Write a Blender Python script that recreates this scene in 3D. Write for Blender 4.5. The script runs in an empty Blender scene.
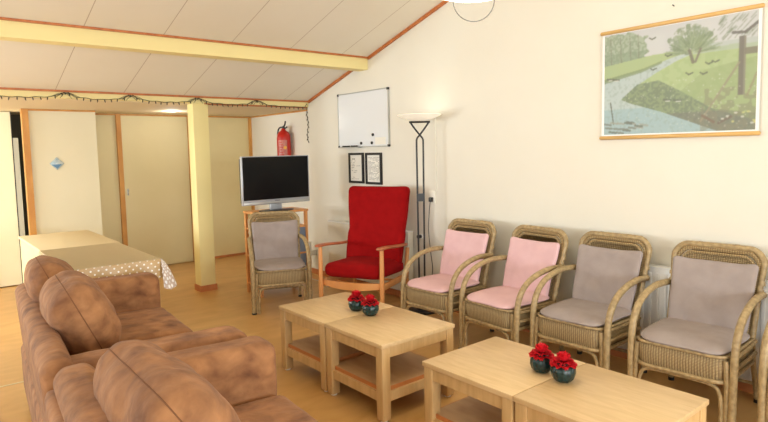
import bpy, bmesh, math, random
import numpy as np
from mathutils import Vector, Matrix, noise
PI = math.pi
rnd = random.Random(7)
SC = bpy.context.scene
COL = SC.collection

# ------------------------------------------------------------------ materials
def srgb(r, g, b):
    def f(c):
        c /= 255.0
        return c/12.92 if c <= .04045 else ((c+.055)/1.055)**2.4
    return (f(r), f(g), f(b), 1)

def mat(name, c1, c2=None, scale=8, stretch=(1, 1, 1), rough=.5, detail=4, bump=0, bscale=None, metal=0, sheen=0,
        spec=.5, lo=.35, hi=.65, dist=0, emit=None, estr=0, coat=0):
    m = bpy.data.materials.new(name); m.use_nodes = True
    nt = m.node_tree; b = nt.nodes['Principled BSDF']
    b.inputs['Base Color'].default_value = c1
    b.inputs['Roughness'].default_value = rough
    b.inputs['Metallic'].default_value = metal
    b.inputs['Specular IOR Level'].default_value = spec
    b.inputs['Sheen Weight'].default_value = sheen
    b.inputs['Coat Weight'].default_value = coat
    if emit:
        b.inputs['Emission Color'].default_value = emit
        b.inputs['Emission Strength'].default_value = estr
    if c2 or bump:
        tc = nt.nodes.new('ShaderNodeTexCoord'); mp = nt.nodes.new('ShaderNodeMapping')
        mp.inputs['Scale'].default_value = stretch
        nt.links.new(tc.outputs['Object'], mp.inputs['Vector'])
    if c2:
        n = nt.nodes.new('ShaderNodeTexNoise'); n.inputs['Scale'].default_value = scale
        n.inputs['Detail'].default_value = detail; n.inputs['Distortion'].default_value = dist
        r = nt.nodes.new('ShaderNodeValToRGB')
        r.color_ramp.elements[0].position = lo; r.color_ramp.elements[0].color = c1
        r.color_ramp.elements[1].position = hi; r.color_ramp.elements[1].color = c2
        nt.links.new(mp.outputs[0], n.inputs['Vector']); nt.links.new(n.outputs[0], r.inputs[0])
        nt.links.new(r.outputs[0], b.inputs['Base Color'])
    if bump:
        n2 = nt.nodes.new('ShaderNodeTexNoise'); n2.inputs['Scale'].default_value = bscale or scale*4
        n2.inputs['Detail'].default_value = 3
        bp = nt.nodes.new('ShaderNodeBump'); bp.inputs['Strength'].default_value = bump
        bp.inputs['Distance'].default_value = .01
        nt.links.new(mp.outputs[0], n2.inputs['Vector']); nt.links.new(n2.outputs[0], bp.inputs['Height'])
        nt.links.new(bp.outputs[0], b.inputs['Normal'])
    return m

def lines_mat(name, base, base2, line, axis, spacing, width, rough=.6, offset=0.0, nscale=2):
    """plain surface with thin lines every `spacing` along one object axis (panel joints)"""
    m = mat(name, base, base2, scale=nscale, rough=rough)
    nt = m.node_tree; b = nt.nodes['Principled BSDF']
    tc = nt.nodes.new('ShaderNodeTexCoord'); sp = nt.nodes.new('ShaderNodeSeparateXYZ')
    nt.links.new(tc.outputs['Object'], sp.inputs[0])
    a = nt.nodes.new('ShaderNodeMath'); a.operation = 'ADD'; a.inputs[1].default_value = 100*spacing-offset
    md = nt.nodes.new('ShaderNodeMath'); md.operation = 'MODULO'; md.inputs[1].default_value = spacing
    lt = nt.nodes.new('ShaderNodeMath'); lt.operation = 'LESS_THAN'; lt.inputs[1].default_value = width
    nt.links.new(sp.outputs[axis], a.inputs[0]); nt.links.new(a.outputs[0], md.inputs[0]); nt.links.new(md.outputs[0], lt.inputs[0])
    mx = nt.nodes.new('ShaderNodeMix'); mx.data_type = 'RGBA'
    src = b.inputs['Base Color'].links[0].from_socket
    nt.links.new(lt.outputs[0], mx.inputs[0]); nt.links.new(src, mx.inputs[6]); mx.inputs[7].default_value = line
    nt.links.new(mx.outputs[2], b.inputs['Base Color'])
    return m

def weave_mat(name, c1, c2, sx, sz, rough=.6):
    """basket weave: two crossed sine waves on object coordinates, with bump"""
    m = bpy.data.materials.new(name); m.use_nodes = True
    nt = m.node_tree; b = nt.nodes['Principled BSDF']; b.inputs['Roughness'].default_value = rough
    tc = nt.nodes.new('ShaderNodeTexCoord')
    outs = []
    for (dirn, sc) in (('Y', sx), ('Z', sz)):
        w = nt.nodes.new('ShaderNodeTexWave'); w.wave_type = 'BANDS'; w.bands_direction = dirn
        w.inputs['Scale'].default_value = sc; w.inputs['Distortion'].default_value = 1.2
        w.inputs['Detail'].default_value = 1
        nt.links.new(tc.outputs['Object'], w.inputs['Vector']); outs.append(w.outputs['Fac'])
    mu = nt.nodes.new('ShaderNodeMath'); mu.operation = 'MULTIPLY'
    nt.links.new(outs[0], mu.inputs[0]); nt.links.new(outs[1], mu.inputs[1])
    r = nt.nodes.new('ShaderNodeValToRGB')
    r.color_ramp.elements[0].position = .02; r.color_ramp.elements[0].color = c1
    r.color_ramp.elements[1].position = .45; r.color_ramp.elements[1].color = c2
    nt.links.new(mu.outputs[0], r.inputs[0]); nt.links.new(r.outputs[0], b.inputs['Base Color'])
    bp = nt.nodes.new('ShaderNodeBump'); bp.inputs['Strength'].default_value = .6; bp.inputs['Distance'].default_value = .006
    nt.links.new(mu.outputs[0], bp.inputs['Height']); nt.links.new(bp.outputs[0], b.inputs['Normal'])
    return m

def dots_mat(name, base, dot, spacing, radius):
    """dotted oilcloth: staggered round dots printed on the cloth (uses UV in metres)"""
    m = bpy.data.materials.new(name); m.use_nodes = True
    nt = m.node_tree; b = nt.nodes['Principled BSDF']; b.inputs['Roughness'].default_value = .35
    uv = nt.nodes.new('ShaderNodeTexCoord')
    def grid(off):
        mp = nt.nodes.new('ShaderNodeMapping'); mp.inputs['Location'].default_value = off
        nt.links.new(uv.outputs['UV'], mp.inputs[0])
        v = nt.nodes.new('ShaderNodeVectorMath'); v.operation = 'SCALE'; v.inputs['Scale'].default_value = 1/spacing
        nt.links.new(mp.outputs[0], v.inputs[0])
        f = nt.nodes.new('ShaderNodeVectorMath'); f.operation = 'FRACTION'; nt.links.new(v.outputs[0], f.inputs[0])
        s = nt.nodes.new('ShaderNodeVectorMath'); s.operation = 'DISTANCE'; s.inputs[1].default_value = (.5, .5, 0)
        nt.links.new(f.outputs[0], s.inputs[0])
        l = nt.nodes.new('ShaderNodeMath'); l.operation = 'LESS_THAN'; l.inputs[1].default_value = radius/spacing
        nt.links.new(s.outputs['Value'], l.inputs[0]); return l.outputs[0]
    a = grid((0, 0, 0)); c = grid((spacing/2, spacing/2, 0))
    mx = nt.nodes.new('ShaderNodeMath'); mx.operation = 'MAXIMUM'; nt.links.new(a, mx.inputs[0]); nt.links.new(c, mx.inputs[1])
    mi = nt.nodes.new('ShaderNodeMix'); mi.data_type = 'RGBA'
    mi.inputs[6].default_value = base; mi.inputs[7].default_value = dot
    nt.links.new(mx.outputs[0], mi.inputs[0]); nt.links.new(mi.outputs[2], b.inputs['Base Color'])
    return m

M = {}
M['wall'] = mat('cream_wall', srgb(233, 227, 212), srgb(235, 230, 216), 1.5, rough=.9, spec=.25, bump=.06, bscale=60)
M['wallyellow'] = mat('yellow_cream_paint', srgb(244, 228, 162), srgb(241, 224, 158), 2, rough=.6)
M['ceil'] = lines_mat('ceiling_board', srgb(238, 232, 216), srgb(236, 229, 212), srgb(190, 174, 152), 'X', .595, .006, offset=-.07)
M['ceilflat'] = mat('recess_ceiling_board', srgb(226, 208, 172), rough=.8)
M['trim'] = mat('stained_trim_wood', srgb(176, 98, 44), srgb(196, 118, 60), 6, (3, 3, 3), rough=.5)
M['strip'] = mat('honey_strip_wood', srgb(218, 160, 84), srgb(200, 138, 64), 8, (1, 1, .3), rough=.5)
M['door'] = mat('tan_painted_door', srgb(230, 216, 170), srgb(227, 213, 166), 2, rough=.55)
M['door2'] = mat('pale_yellow_panel', srgb(232, 217, 166), srgb(228, 212, 160), 2, rough=.55)
M['panel'] = mat('cream_panel_paint', srgb(236, 228, 198), srgb(233, 225, 194), 2, rough=.55)
M['floor'] = mat('honey_vinyl_floor', srgb(194, 146, 82), srgb(212, 164, 100), 3.0, (1, 2.5, 1), rough=.32, detail=8, dist=.6, lo=.3, hi=.7)
M['tilejoint'] = mat('floor_joint', srgb(214, 200, 160), rough=.6)
M['base'] = mat('baseboard_wood', srgb(188, 112, 62), srgb(202, 128, 76), 8, rough=.5)
M['darkgap'] = mat('dark_niche_back', srgb(128, 118, 96), rough=.8)  # one dark tone for the back of the niche
M['white'] = mat('white_enamel', srgb(240, 240, 238), rough=.4)
M['offwhite'] = mat('off_white_plastic', srgb(235, 230, 215), rough=.45)
M['black'] = mat('black_metal', srgb(28, 27, 26), rough=.4)
M['blackplastic'] = mat('black_plastic', srgb(18, 18, 19), rough=.35)
M['screen'] = mat('tv_screen_glass', srgb(12, 11, 12), rough=.25, spec=.2)
M['silver'] = mat('silver_plastic', srgb(182, 184, 188), rough=.35, metal=.3)
M['alu'] = mat('aluminium', srgb(190, 190, 186), rough=.35, metal=.6)
M['bluegrey'] = mat('blue_grey_metal', srgb(128, 140, 158), rough=.4, metal=.3)
M['suede'] = mat('brown_suede', srgb(102, 60, 32), srgb(182, 128, 82), 9, (1, 1.2, 1.5), rough=.85, detail=9, dist=.3,
                 sheen=.05, lo=.22, hi=.78, bump=.8, bscale=12)
M['suededark'] = mat('brown_suede_seam', srgb(118, 76, 46), rough=.9)
M['red'] = mat('red_wool', srgb(140, 8, 10), srgb(150, 12, 14), 14, rough=.95, spec=.15, bump=.15, bscale=120)
M['beech'] = mat('red_chair_beech', srgb(226, 160, 98), srgb(212, 144, 82), 10, (1, 1, .2), rough=.4)
M['beechdark'] = mat('reddish_armrest_wood', srgb(170, 92, 56), srgb(186, 108, 68), 10, rough=.4)
M['oak'] = mat('light_oak_top', srgb(222, 190, 142), srgb(206, 172, 122), 9, (3.5, .5, 3.5), rough=.35, detail=8, dist=1.0, lo=.3, hi=.75)
M['oakleg'] = mat('light_oak_leg', srgb(214, 178, 124), srgb(200, 162, 108), 12, (3, 3, .4), rough=.4, detail=6)
M['oakshelf'] = mat('dull_oak_shelf', srgb(196, 158, 112), srgb(186, 146, 100), 9, (2.5, .5, 2.5), rough=.5)
M['oakedge'] = mat('orange_shelf_edge', srgb(196, 124, 68), rough=.5)
M['rattan'] = mat('rattan_pole', srgb(150, 126, 86), srgb(182, 156, 112), 40, rough=.45, detail=3, bump=.2, bscale=90)
M['weave'] = weave_mat('rattan_weave', srgb(130, 104, 66), srgb(186, 160, 114), 24, 30)
M['weavev'] = weave_mat('rattan_apron_weave', srgb(128, 104, 68), srgb(192, 168, 124), 22, 40)
M['pink'] = mat('pink_cotton', srgb(220, 178, 180), srgb(226, 186, 187), 10, rough=.9, bump=.2, bscale=25)
M['mauve'] = mat('mauve_grey_cotton', srgb(156, 142, 136), srgb(165, 151, 145), 10, rough=.9, bump=.2, bscale=22)
M['vase'] = mat('dark_teal_glass', srgb(16, 38, 38), srgb(26, 56, 54), 40, rough=.18, bump=.3, bscale=80)
M['petal'] = mat('red_petal', srgb(246, 44, 60), srgb(230, 30, 46), 60, rough=.6)
M['glass'] = mat('lit_opal_glass', srgb(250, 246, 232), rough=.3, emit=srgb(255, 244, 216), estr=.3)
M['glasslamp'] = mat('lit_pendant_glass', srgb(255, 250, 236), rough=.3, emit=srgb(255, 246, 224), estr=6)
M['paper'] = mat('white_paper', srgb(238, 234, 222), rough=.8)
M['ink'] = mat('grey_print', srgb(92, 90, 88), rough=.8)
M['boardwhite'] = mat('whiteboard_enamel', srgb(232, 234, 236), rough=.25)
M['extred'] = mat('extinguisher_red', srgb(196, 38, 28), rough=.3)
M['label'] = mat('extinguisher_label', srgb(204, 132, 116), srgb(188, 96, 88), 60, rough=.5)
M['yellow'] = mat('yellow_mark', srgb(236, 178, 60), rough=.5)
M['rod'] = mat('chart_rod_wood', srgb(222, 182, 116), srgb(212, 168, 100), 12, (1, .2, 1), rough=.45)
M['cloth'] = mat('pale_glare_top', srgb(236, 216, 174), rough=.6)  # plain pale colour standing in for glare on the tabletops
M['clothdots'] = dots_mat('dotted_oilcloth_skirt', srgb(198, 164, 112), srgb(250, 244, 232), .05, .0065)
M['lace'] = dots_mat('white_dotted_corner', srgb(206, 186, 172), srgb(252, 250, 248), .045, .010)
M['wire'] = mat('dark_green_wire', srgb(52, 52, 36), rough=.6)
M['bulb'] = mat('small_smoked_bulb', srgb(70, 58, 38), rough=.3)
M['tile'] = mat('blue_glazed_tile', srgb(150, 178, 190), srgb(206, 214, 210), 30, rough=.2)
M['tileblue'] = mat('blue_tile_drawing', srgb(72, 120, 158), rough=.3)
M['mat'] = mat('grey_green_mat', srgb(150, 156, 136), rough=.9)
M['tubewhite'] = mat('white_cable', srgb(228, 224, 214), rough=.5)
M['spot'] = mat('lit_spot', srgb(255, 250, 235), emit=srgb(255, 246, 220), estr=8)

# ------------------------------------------------------------------ mesh helpers
def obj(name, bm, m, parent=None, angle=40, smooth=True, mats=None):
    bmesh.ops.recalc_face_normals(bm, faces=bm.faces)
    me = bpy.data.meshes.new(name); bm.to_mesh(me); bm.free()
    for q in (mats or [m]): me.materials.append(q)
    if smooth:
        me.shade_smooth(); me.set_sharp_from_angle(angle=math.radians(angle))
    o = bpy.data.objects.new(name, me); COL.objects.link(o)
    if parent: o.parent = parent
    return o

def tag(o, label, cat, group=None):
    o['label'] = label; o['category'] = cat
    if group: o['group'] = group
    return o

def thing(name, label, cat, loc=(0, 0, 0), rotz=0, group=None):
    o = bpy.data.objects.new(name, None); COL.objects.link(o)
    o.empty_display_size = .1
    o.location = loc; o.rotation_euler = (0, 0, rotz)
    return tag(o, label, cat, group)

def struct(name, bm, m, parent=None, **k):
    o = obj(name, bm, m, parent, **k)
    if not parent: o['kind'] = 'structure'
    return o

def box(bm, x0, x1, y0, y1, z0, z1, bev=0, M4=None, seg=2, mi=0):
    vs = [bm.verts.new((x, y, z)) for x in (x0, x1) for y in (y0, y1) for z in (z0, z1)]
    fs = [bm.faces.new([vs[i] for i in q]) for q in ((0, 1, 3, 2), (4, 6, 7, 5), (0, 4, 5, 1), (2, 3, 7, 6), (0, 2, 6, 4), (1, 5, 7, 3))]
    for f in fs: f.material_index = mi
    geo = vs
    if bev:
        es = list({e for f in fs for e in f.edges})
        r = bmesh.ops.bevel(bm, geom=es, offset=bev, segments=seg, affect='EDGES', profile=.5)
        geo = list({v for f in r['faces'] for v in f.verts} | {v for v in vs if v.is_valid})
    if M4 is not None:
        bmesh.ops.transform(bm, matrix=M4, verts=[v for v in geo if v.is_valid])
    return bm

def nbm(): return bmesh.new()
def bx(*a, **k): return box(nbm(), *a, **k)

def smooth_path(pts, n=6):
    P = [Vector(p) for p in pts]
    if len(P) < 3: return P
    out = []
    for i in range(len(P)-1):
        p0 = P[max(i-1, 0)]; p1 = P[i]; p2 = P[i+1]; p3 = P[min(i+2, len(P)-1)]
        for k in range(n):
            t = k/n
            out.append(.5*((2*p1)+(-p0+p2)*t+(2*p0-5*p1+4*p2-p3)*t*t+(-p0+3*p1-3*p2+p3)*t**3))
    out.append(P[-1]); return out

def tube(bm, pts, r, seg=10, closed=False, caps=True):
    P = [Vector(p) for p in pts]; n = len(P)
    rs = r if isinstance(r, (list, tuple)) else [r]*n
    def tan(i):
        if closed: return (P[(i+1) % n]-P[i-1]).normalized()
        if i == 0: return (P[1]-P[0]).normalized()
        if i == n-1: return (P[-1]-P[-2]).normalized()
        return (P[i+1]-P[i-1]).normalized()
    t0 = tan(0); up = Vector((0, 0, 1)) if abs(t0.z) < .9 else Vector((0, 1, 0))
    nrm = (up-t0*up.dot(t0)).normalized(); rings = []
    for i in range(n):
        t = tan(i); nrm = (nrm-t*nrm.dot(t)).normalized(); b = t.cross(nrm)
        rings.append([bm.verts.new(P[i]+(nrm*math.cos(2*PI*k/seg)+b*math.sin(2*PI*k/seg))*rs[i]) for k in range(seg)])
    for i in range(n if closed else n-1):
        a, c = rings[i], rings[(i+1) % n]
        for k in range(seg): bm.faces.new((a[k], a[(k+1) % seg], c[(k+1) % seg], c[k]))
    if not closed and caps:
        bm.faces.new(rings[0][::-1]); bm.faces.new(rings[-1])
    return bm

def lathe(bm, prof, c=(0, 0, 0), seg=24, rib=0, nrib=0, M4=None):
    rings = []
    for r, z in prof:
        ring = []
        for k in range(seg):
            a = 2*PI*k/seg; rr = r*(1+rib*math.cos(nrib*a)) if nrib else r
            ring.append(bm.verts.new((c[0]+rr*math.cos(a), c[1]+rr*math.sin(a), c[2]+z)))
        rings.append(ring)
    for a, b in zip(rings, rings[1:]):
        for k in range(seg): bm.faces.new((a[k], a[(k+1) % seg], b[(k+1) % seg], b[k]))
    bm.faces.new(rings[0][::-1]); bm.faces.new(rings[-1])
    if M4 is not None: bmesh.ops.transform(bm, matrix=M4, verts=[v for r in rings for v in r])
    return bm

def cyl(bm, p, q, r, seg=12): return tube(bm, [p, q], r, seg)

def softbox(bm, size, r, n=14, bulge=(0, 0, 0), wr=0, wf=6, seed=0, fn=None):
    """upholstered block centred on the origin: rounded edges, bulging faces, wrinkles"""
    hx, hy, hz = [s/2 for s in size]
    cube = bmesh.new(); bmesh.ops.create_cube(cube, size=2)
    bmesh.ops.subdivide_edges(cube, edges=cube.edges[:], cuts=n, use_grid_fill=True)
    rr = (r, r, r) if not isinstance(r, (tuple, list)) else r
    rm = [min(rr[0], hx*.98), min(rr[1], hy*.98), min(rr[2], hz*.98)]
    H = (hx, hy, hz)
    vm = {}
    for v in cube.verts:
        c = v.co.copy()
        # parameter -> concentrate samples near the edges
        p = [math.copysign(abs(t)**.75, t)*h for t, h in zip(c, H)]
        inner = [max(-(h-q), min(h-q, t)) for t, h, q in zip(p, H, rm)]
        d = [(t-i)/q for t, i, q in zip(p, inner, rm)]
        L = math.sqrt(sum(t*t for t in d))
        if L > 1e-6:
            m_ = max(abs(t) for t in d)
            s = m_/L
            o = Vector([i+t*s*q for i, t, q in zip(inner, d, rm)])
        else: o = Vector(p)
        u = [o[k]/H[k] for k in range(3)]
        for k in range(3):
            a, b = [j for j in range(3) if j != k]
            o[k] += bulge[k]*u[k]*max(0, 1-u[a]**2)*max(0, 1-u[b]**2)
        if wr:
            q = o*wf+Vector((seed*7.3, seed*3.1, seed))
            nn = noise.noise(q)+.5*noise.noise(q*2.3)
            rdg = 1-abs(noise.noise(q*.8+Vector((5, 5, 5))))*2
            o += o.normalized()*wr*(nn+.5*rdg)
        if fn: o = fn(o, u)
        vm[v] = bm.verts.new(o)
    for f in cube.faces: bm.faces.new([vm[v] for v in f.verts])
    cube.free(); return bm

def xf(bm, loc=(0, 0, 0), rot=(0, 0, 0)):
    from mathutils import Euler
    m = Matrix.Translation(loc) @ Euler(rot).to_matrix().to_4x4()
    bmesh.ops.transform(bm, matrix=m, verts=bm.verts[:]); return bm

def dup(root, loc, rotz, label, group=None, name=None):
    r = root.copy(); COL.objects.link(r); r.location = loc; r.rotation_euler = (0, 0, rotz)
    r['label'] = label
    if group: r['group'] = group
    for ch in list(root.children):
        c = ch.copy(); COL.objects.link(c); c.parent = r
        for g in list(ch.children):
            d = g.copy(); COL.objects.link(d); d.parent = c
    return r

R = math.radians
# ------------------------------------------------------------------ the setting
XW, YB, XL, YF = 3.85, 8.0, -2.4, -3.2
def cz(y):                                  # sloping ceiling height
    return 2.119+.305*(6.081-y) if y >= 1.3 else 2.119+.305*(6.081-1.3)-.305*(1.3-y)
struct('floor', bx(XL-.1, XW+.2, YF-.1, YB+.7, -.1, 0), M['floor'], smooth=False)
struct('trim_1', bx(XL, 1.9, 4.492, 4.508, 0, .0025), M['tilejoint'], smooth=False)
# right (gable) wall: profile follows the roof
def gable(name, x0, x1, m):
    bm = nbm(); prof = [(YF-.1, 0), (YB+.7, 0), (YB+.7, 2.25), (6.1, 2.25), (1.3, cz(1.3)+.1), (YF-.1, cz(YF)+.1)]
    a = [bm.verts.new((x0, y, z)) for y, z in prof]; b = [bm.verts.new((x1, y, z)) for y, z in prof]
    bm.faces.new(a); bm.faces.new(b[::-1])
    for i in range(len(prof)):
        j = (i+1) % len(prof); bm.faces.new((a[i], a[j], b[j], b[i]))
    return bm
def gable_x(x0, x1, prof):
    bm = nbm(); a = [bm.verts.new((x0, y, z)) for y, z in prof]; b = [bm.verts.new((x1, y, z)) for y, z in prof]
    bm.faces.new(a); bm.faces.new(b[::-1])
    for i in range(len(prof)):
        j = (i+1) % len(prof); bm.faces.new((a[i], a[j], b[j], b[i]))
    return bm
struct('wall_right', gable_x(XW, XW+.17, [(YF-.1, 0), (6.12, 0), (6.12, 2.25), (6.1, 2.25), (1.3, cz(1.3)+.1), (YF-.1, cz(YF)+.1)]), M['wall'], smooth=False)
XR = 4.02                                    # the wall is set back beyond the beam
struct('wall_recess', bx(XR, XR+.12, 6.12, YB+.7, 0, 2.25), M['wall'], smooth=False)
def slab(prof, x0, x1):
    bm = nbm(); a = [bm.verts.new((x0, y, z)) for y, z in prof]; b = [bm.verts.new((x1, y, z)) for y, z in prof]
    bm.faces.new(a); bm.faces.new(b[::-1])
    for i in range(len(prof)):
        j = (i+1) % len(prof); bm.faces.new((a[i], a[j], b[j], b[i]))
    return bm
struct('ceiling', slab([(6.13, cz(6.13)), (1.3, cz(1.3)), (YF-.1, cz(YF-.1)), (YF-.1, cz(YF-.1)+.12), (1.3, cz(1.3)+.12), (6.13, cz(6.13)+.12)], XL-.1, XW), M['ceil'], smooth=False)
struct('ceiling_recess', bx(XL-.1, XR, 6.2, YB+.7, 2.042, 2.16), M['ceilflat'], smooth=False)
# back wall in sections (openings for the niche), partition box and posts
struct('wall_back', bx(1.10, XR, YB, YB+.05, 0, 2.042), M['door'], smooth=False)
struct('wall_back_left', bx(XL, -.25, YB, YB+.12, 0, 2.042), M['panel'], smooth=False)
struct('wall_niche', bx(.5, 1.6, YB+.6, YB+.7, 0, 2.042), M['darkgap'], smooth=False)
struct('wall_partition', bx(1.10, 1.785, 7.5, 7.995, 0, 2.040), M['panel'], smooth=False)
d = struct('door_1', bx(-.25, .992, YB, YB+.045, .012, 2.036), M['panel'], smooth=False)
obj('gap_shade_strip', bx(.992, 1.002, YB-.004, YB+.05, .012, 2.036), M['blackplastic'], d, smooth=False)  # dark strip standing in for shade in the gap beside the door
struct('trim_2', bx(.70, .745, YB-.012, YB+.0, .0, .30), M['strip'], smooth=False)
struct('trim_3', bx(1.035, 1.098, 7.47, 7.56, 0, 2.041), M['strip'], smooth=False)
d = struct('door_2', bx(2.195, 3.055, YB-.03, YB-.002, .012, 2.02), M['door'], smooth=False)
h = obj('door_handle', bx(2.222, 2.244, YB-.036, YB-.03, .985, 1.075, bev=.002), M['alu'], d)
obj('keyhole', cyl(nbm(), (2.233, YB-.038, 1.005), (2.233, YB-.035, 1.005), .005), M['black'], h)
obj('door_lever', tube(nbm(), [(2.233, YB-.03, 1.05), (2.233, YB-.06, 1.05), (2.238, YB-.065, 1.05)], .006), M['alu'], h)
struct('trim_4', bx(2.135, 2.19, YB-.045, YB, 0, 2.041), M['strip'], smooth=False)
struct('trim_5', bx(3.06, 3.10, YB-.045, YB, 0, 2.041), M['strip'], smooth=False)
struct('trim_6', bx(1.79, XR, YB-.03, YB, 2.022, 2.041), M['strip'], smooth=False)
struct('trim_7', bx(XR-.035, XR, YB-.05, YB, 0, 2.02), M['strip'], smooth=False)
struct('wall_back_panel', bx(3.105, XR-.036, YB-.012, YB, .0, 2.02), M['door2'], smooth=False)
struct('baseboard_back', bx(3.105, XR-.036, YB-.025, YB-.012, 0, .03), M['base'], smooth=False)
struct('trim_8', bx(XR-.012, XR, 6.22, YB-.05, 2.022, 2.041), M['strip'], smooth=False)
struct('trim_9', bx(1.10, 1.785, 7.488, 7.5, 2.022, 2.041), M['strip'], smooth=False)
# timber purlin at the edge of the sloping roof, with its stained strip; heavy beam
struct('trim_10', bx(XL, XW, 6.10, 6.20, 2.05, 2.105), M['wallyellow'], smooth=False)
struct('trim_11', bx(XL, XW, 6.078, 6.10, 2.102, 2.121), M['trim'], smooth=False)
struct('trim_12', bx(2.55, XW, 6.12, 6.19, 2.038, 2.05), M['trim'], smooth=False)
struct('trim_13', bx(XL, XW, 4.91, 5.06, 2.353, 2.47), M['wallyellow'], smooth=False)
struct('trim_14', bx(XL, XW, 4.885, 4.91, 2.468, 2.492), M['trim'], smooth=False)
def rake(name, y0, y1):
    bm = nbm(); z0, z1 = cz(y0), cz(y1)
    prof = [(y0, z0), (y1, z1), (y1, z1-.028), (y0, z0-.028)]
    a = [bm.verts.new((XW-.022, y, z)) for y, z in prof]; b = [bm.verts.new((XW, y, z)) for y, z in prof]
    bm.faces.new(a); bm.faces.new(b[::-1])
    for i in range(4): bm.faces.new((a[i], a[(i+1) % 4], b[(i+1) % 4], b[i]))
    struct(name, bm, M['trim'], smooth=False)
rake('trim_15', 6.076, 5.062); rake('trim_16', 4.884, 1.31); rake('trim_17', 1.29, YF)
struct('baseboard_right', bx(XW-.014, XW, YF, 6.12, 0, .062), M['base'], smooth=False)
# post
po = thing('wooden_post', 'square pale yellow post holding up the low beam in front of the tan door', 'post', (2.505, 6.205, 0))
obj('post', bx(-.085, .085, -.08, .08, .0, 2.0495, bev=.006), M['wallyellow'], po)
bm = nbm()
for a in ((-.095, .095, -.09, -.08), (-.095, .095, .08, .09), (-.095, -.085, -.08, .08), (.085, .095, -.08, .08)): box(bm, *a, 0, .065)
obj('post_skirting', bm, M['base'], po, smooth=False)
# left wall with daylight windows and one added to light the recess, front wall with a window (all behind the camera's view)
def wall_with_holes(name, fixed, lo, hi, zt, holes, axis, sgn):
    """wall plane of thickness .12; holes = [(a0, a1, z0, z1)]"""
    bm = nbm(); t0, t1 = (fixed, fixed+.12*sgn)
    t0, t1 = min(t0, t1), max(t0, t1)
    def b(a0, a1, z0, z1):
        if axis == 'y': box(bm, t0, t1, a0, a1, z0, z1)
        else: box(bm, a0, a1, t0, t1, z0, z1)
    c = lo
    for a0, a1, z0, z1 in holes:
        b(c, a0, 0, zt); b(a0, a1, 0, z0); b(a0, a1, z1, zt); c = a1
    b(c, hi, 0, zt)
    return bm
LW = [(-1.6, .6, .8, 2.15), (1.4, 3.6, .8, 2.15), (4.2, 5.8, .8, 1.98), (6.4, 7.8, .8, 1.95)]  # last opening is added to brighten the recess
# side wall rises with the roof: rectangular part to 2.0, filled above by a gable piece
struct('wall_left', wall_with_holes('l', XL, YF, YB+.7, 2.16, LW, 'y', -1), M['wall'], smooth=False)
bm = nbm()
prof = [(6.1, 2.16), (1.3, cz(1.3)+.05), (YF, 2.2), (YF, 2.16)]
a = [bm.verts.new((XL-.12, y, z)) for y, z in prof]; b = [bm.verts.new((XL, y, z)) for y, z in prof]
bm.faces.new(a); bm.faces.new(b[::-1])
for i in range(4): bm.faces.new((a[i], a[(i+1) % 4], b[(i+1) % 4], b[i]))
struct('wall_left_gable', bm, M['wall'], smooth=False)
FW = [(-1.6, .4, .8, 1.95), (1.2, 3.2, .8, 1.95)]
struct('wall_front', wall_with_holes('f', YF, XL, XW, 2.19, FW, 'x', -1), M['wall'], smooth=False)
wi = 0
for kind, L in (('y', LW), ('x', FW)):
    for a0, a1, z0, z1 in L:
        wi += 1; bm = nbm(); w = .05; c = (a0+a1)/2
        for r in ((a0, a0+w, z0, z1), (a1-w, a1, z0, z1), (a0+w, a1-w, z0, z0+w), (a0+w, a1-w, z1-w, z1), (c-w/2, c+w/2, z0+w, z1-w)):
            if kind == 'y': box(bm, XL-.09, XL-.03, *r)
            else: box(bm, r[0], r[1], YF-.09, YF-.03, r[2], r[3])
        struct('window_%d' % wi, bm, M['white'], smooth=False)

# ------------------------------------------------------------------ daylight and lamps
def area(name, loc, rot, sx, sy, power, col=(.84, .93, 1)):
    l = bpy.data.lights.new(name, 'AREA'); l.shape = 'RECTANGLE'; l.size = sx; l.size_y = sy; l.energy = power; l.color = col
    o = bpy.data.objects.new(name, l); COL.objects.link(o); o.location = loc; o.rotation_euler = rot
    o['kind'] = 'structure'; return o
for i, (a0, a1, z0, z1) in enumerate(LW):
    area('window_daylight_fill', (XL-.02, (a0+a1)/2, (z0+z1)/2), (0, -PI/2, 0), z1-z0-.1, a1-a0-.1, [30, 18, 54, 125][i])  # last one is an added fill light for the recess
for a0, a1, z0, z1 in FW:
    area('window_daylight_fill', ((a0+a1)/2, YF-.02, (z0+z1)/2), (PI/2, 0, 0), a1-a0-.1, z1-z0-.1, 122)
def point(name, loc, power, rad, col=(1, .96, .88)):
    l = bpy.data.lights.new(name, 'POINT'); l.energy = power; l.shadow_soft_size = rad; l.color = col
    o = bpy.data.objects.new(name, l); COL.objects.link(o); o.location = loc; o['kind'] = 'structure'; return o
w = bpy.data.worlds.new('sky'); SC.world = w; w.use_nodes = True
bg = w.node_tree.nodes['Background']
sky = w.node_tree.nodes.new('ShaderNodeTexSky'); sky.sky_type = 'HOSEK_WILKIE'; sky.turbidity = 6
sky.sun_direction = Vector((-.6, .2, .75)).normalized()
w.node_tree.links.new(sky.outputs[0], bg.inputs[0]); bg.inputs[1].default_value = 1.2

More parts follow.
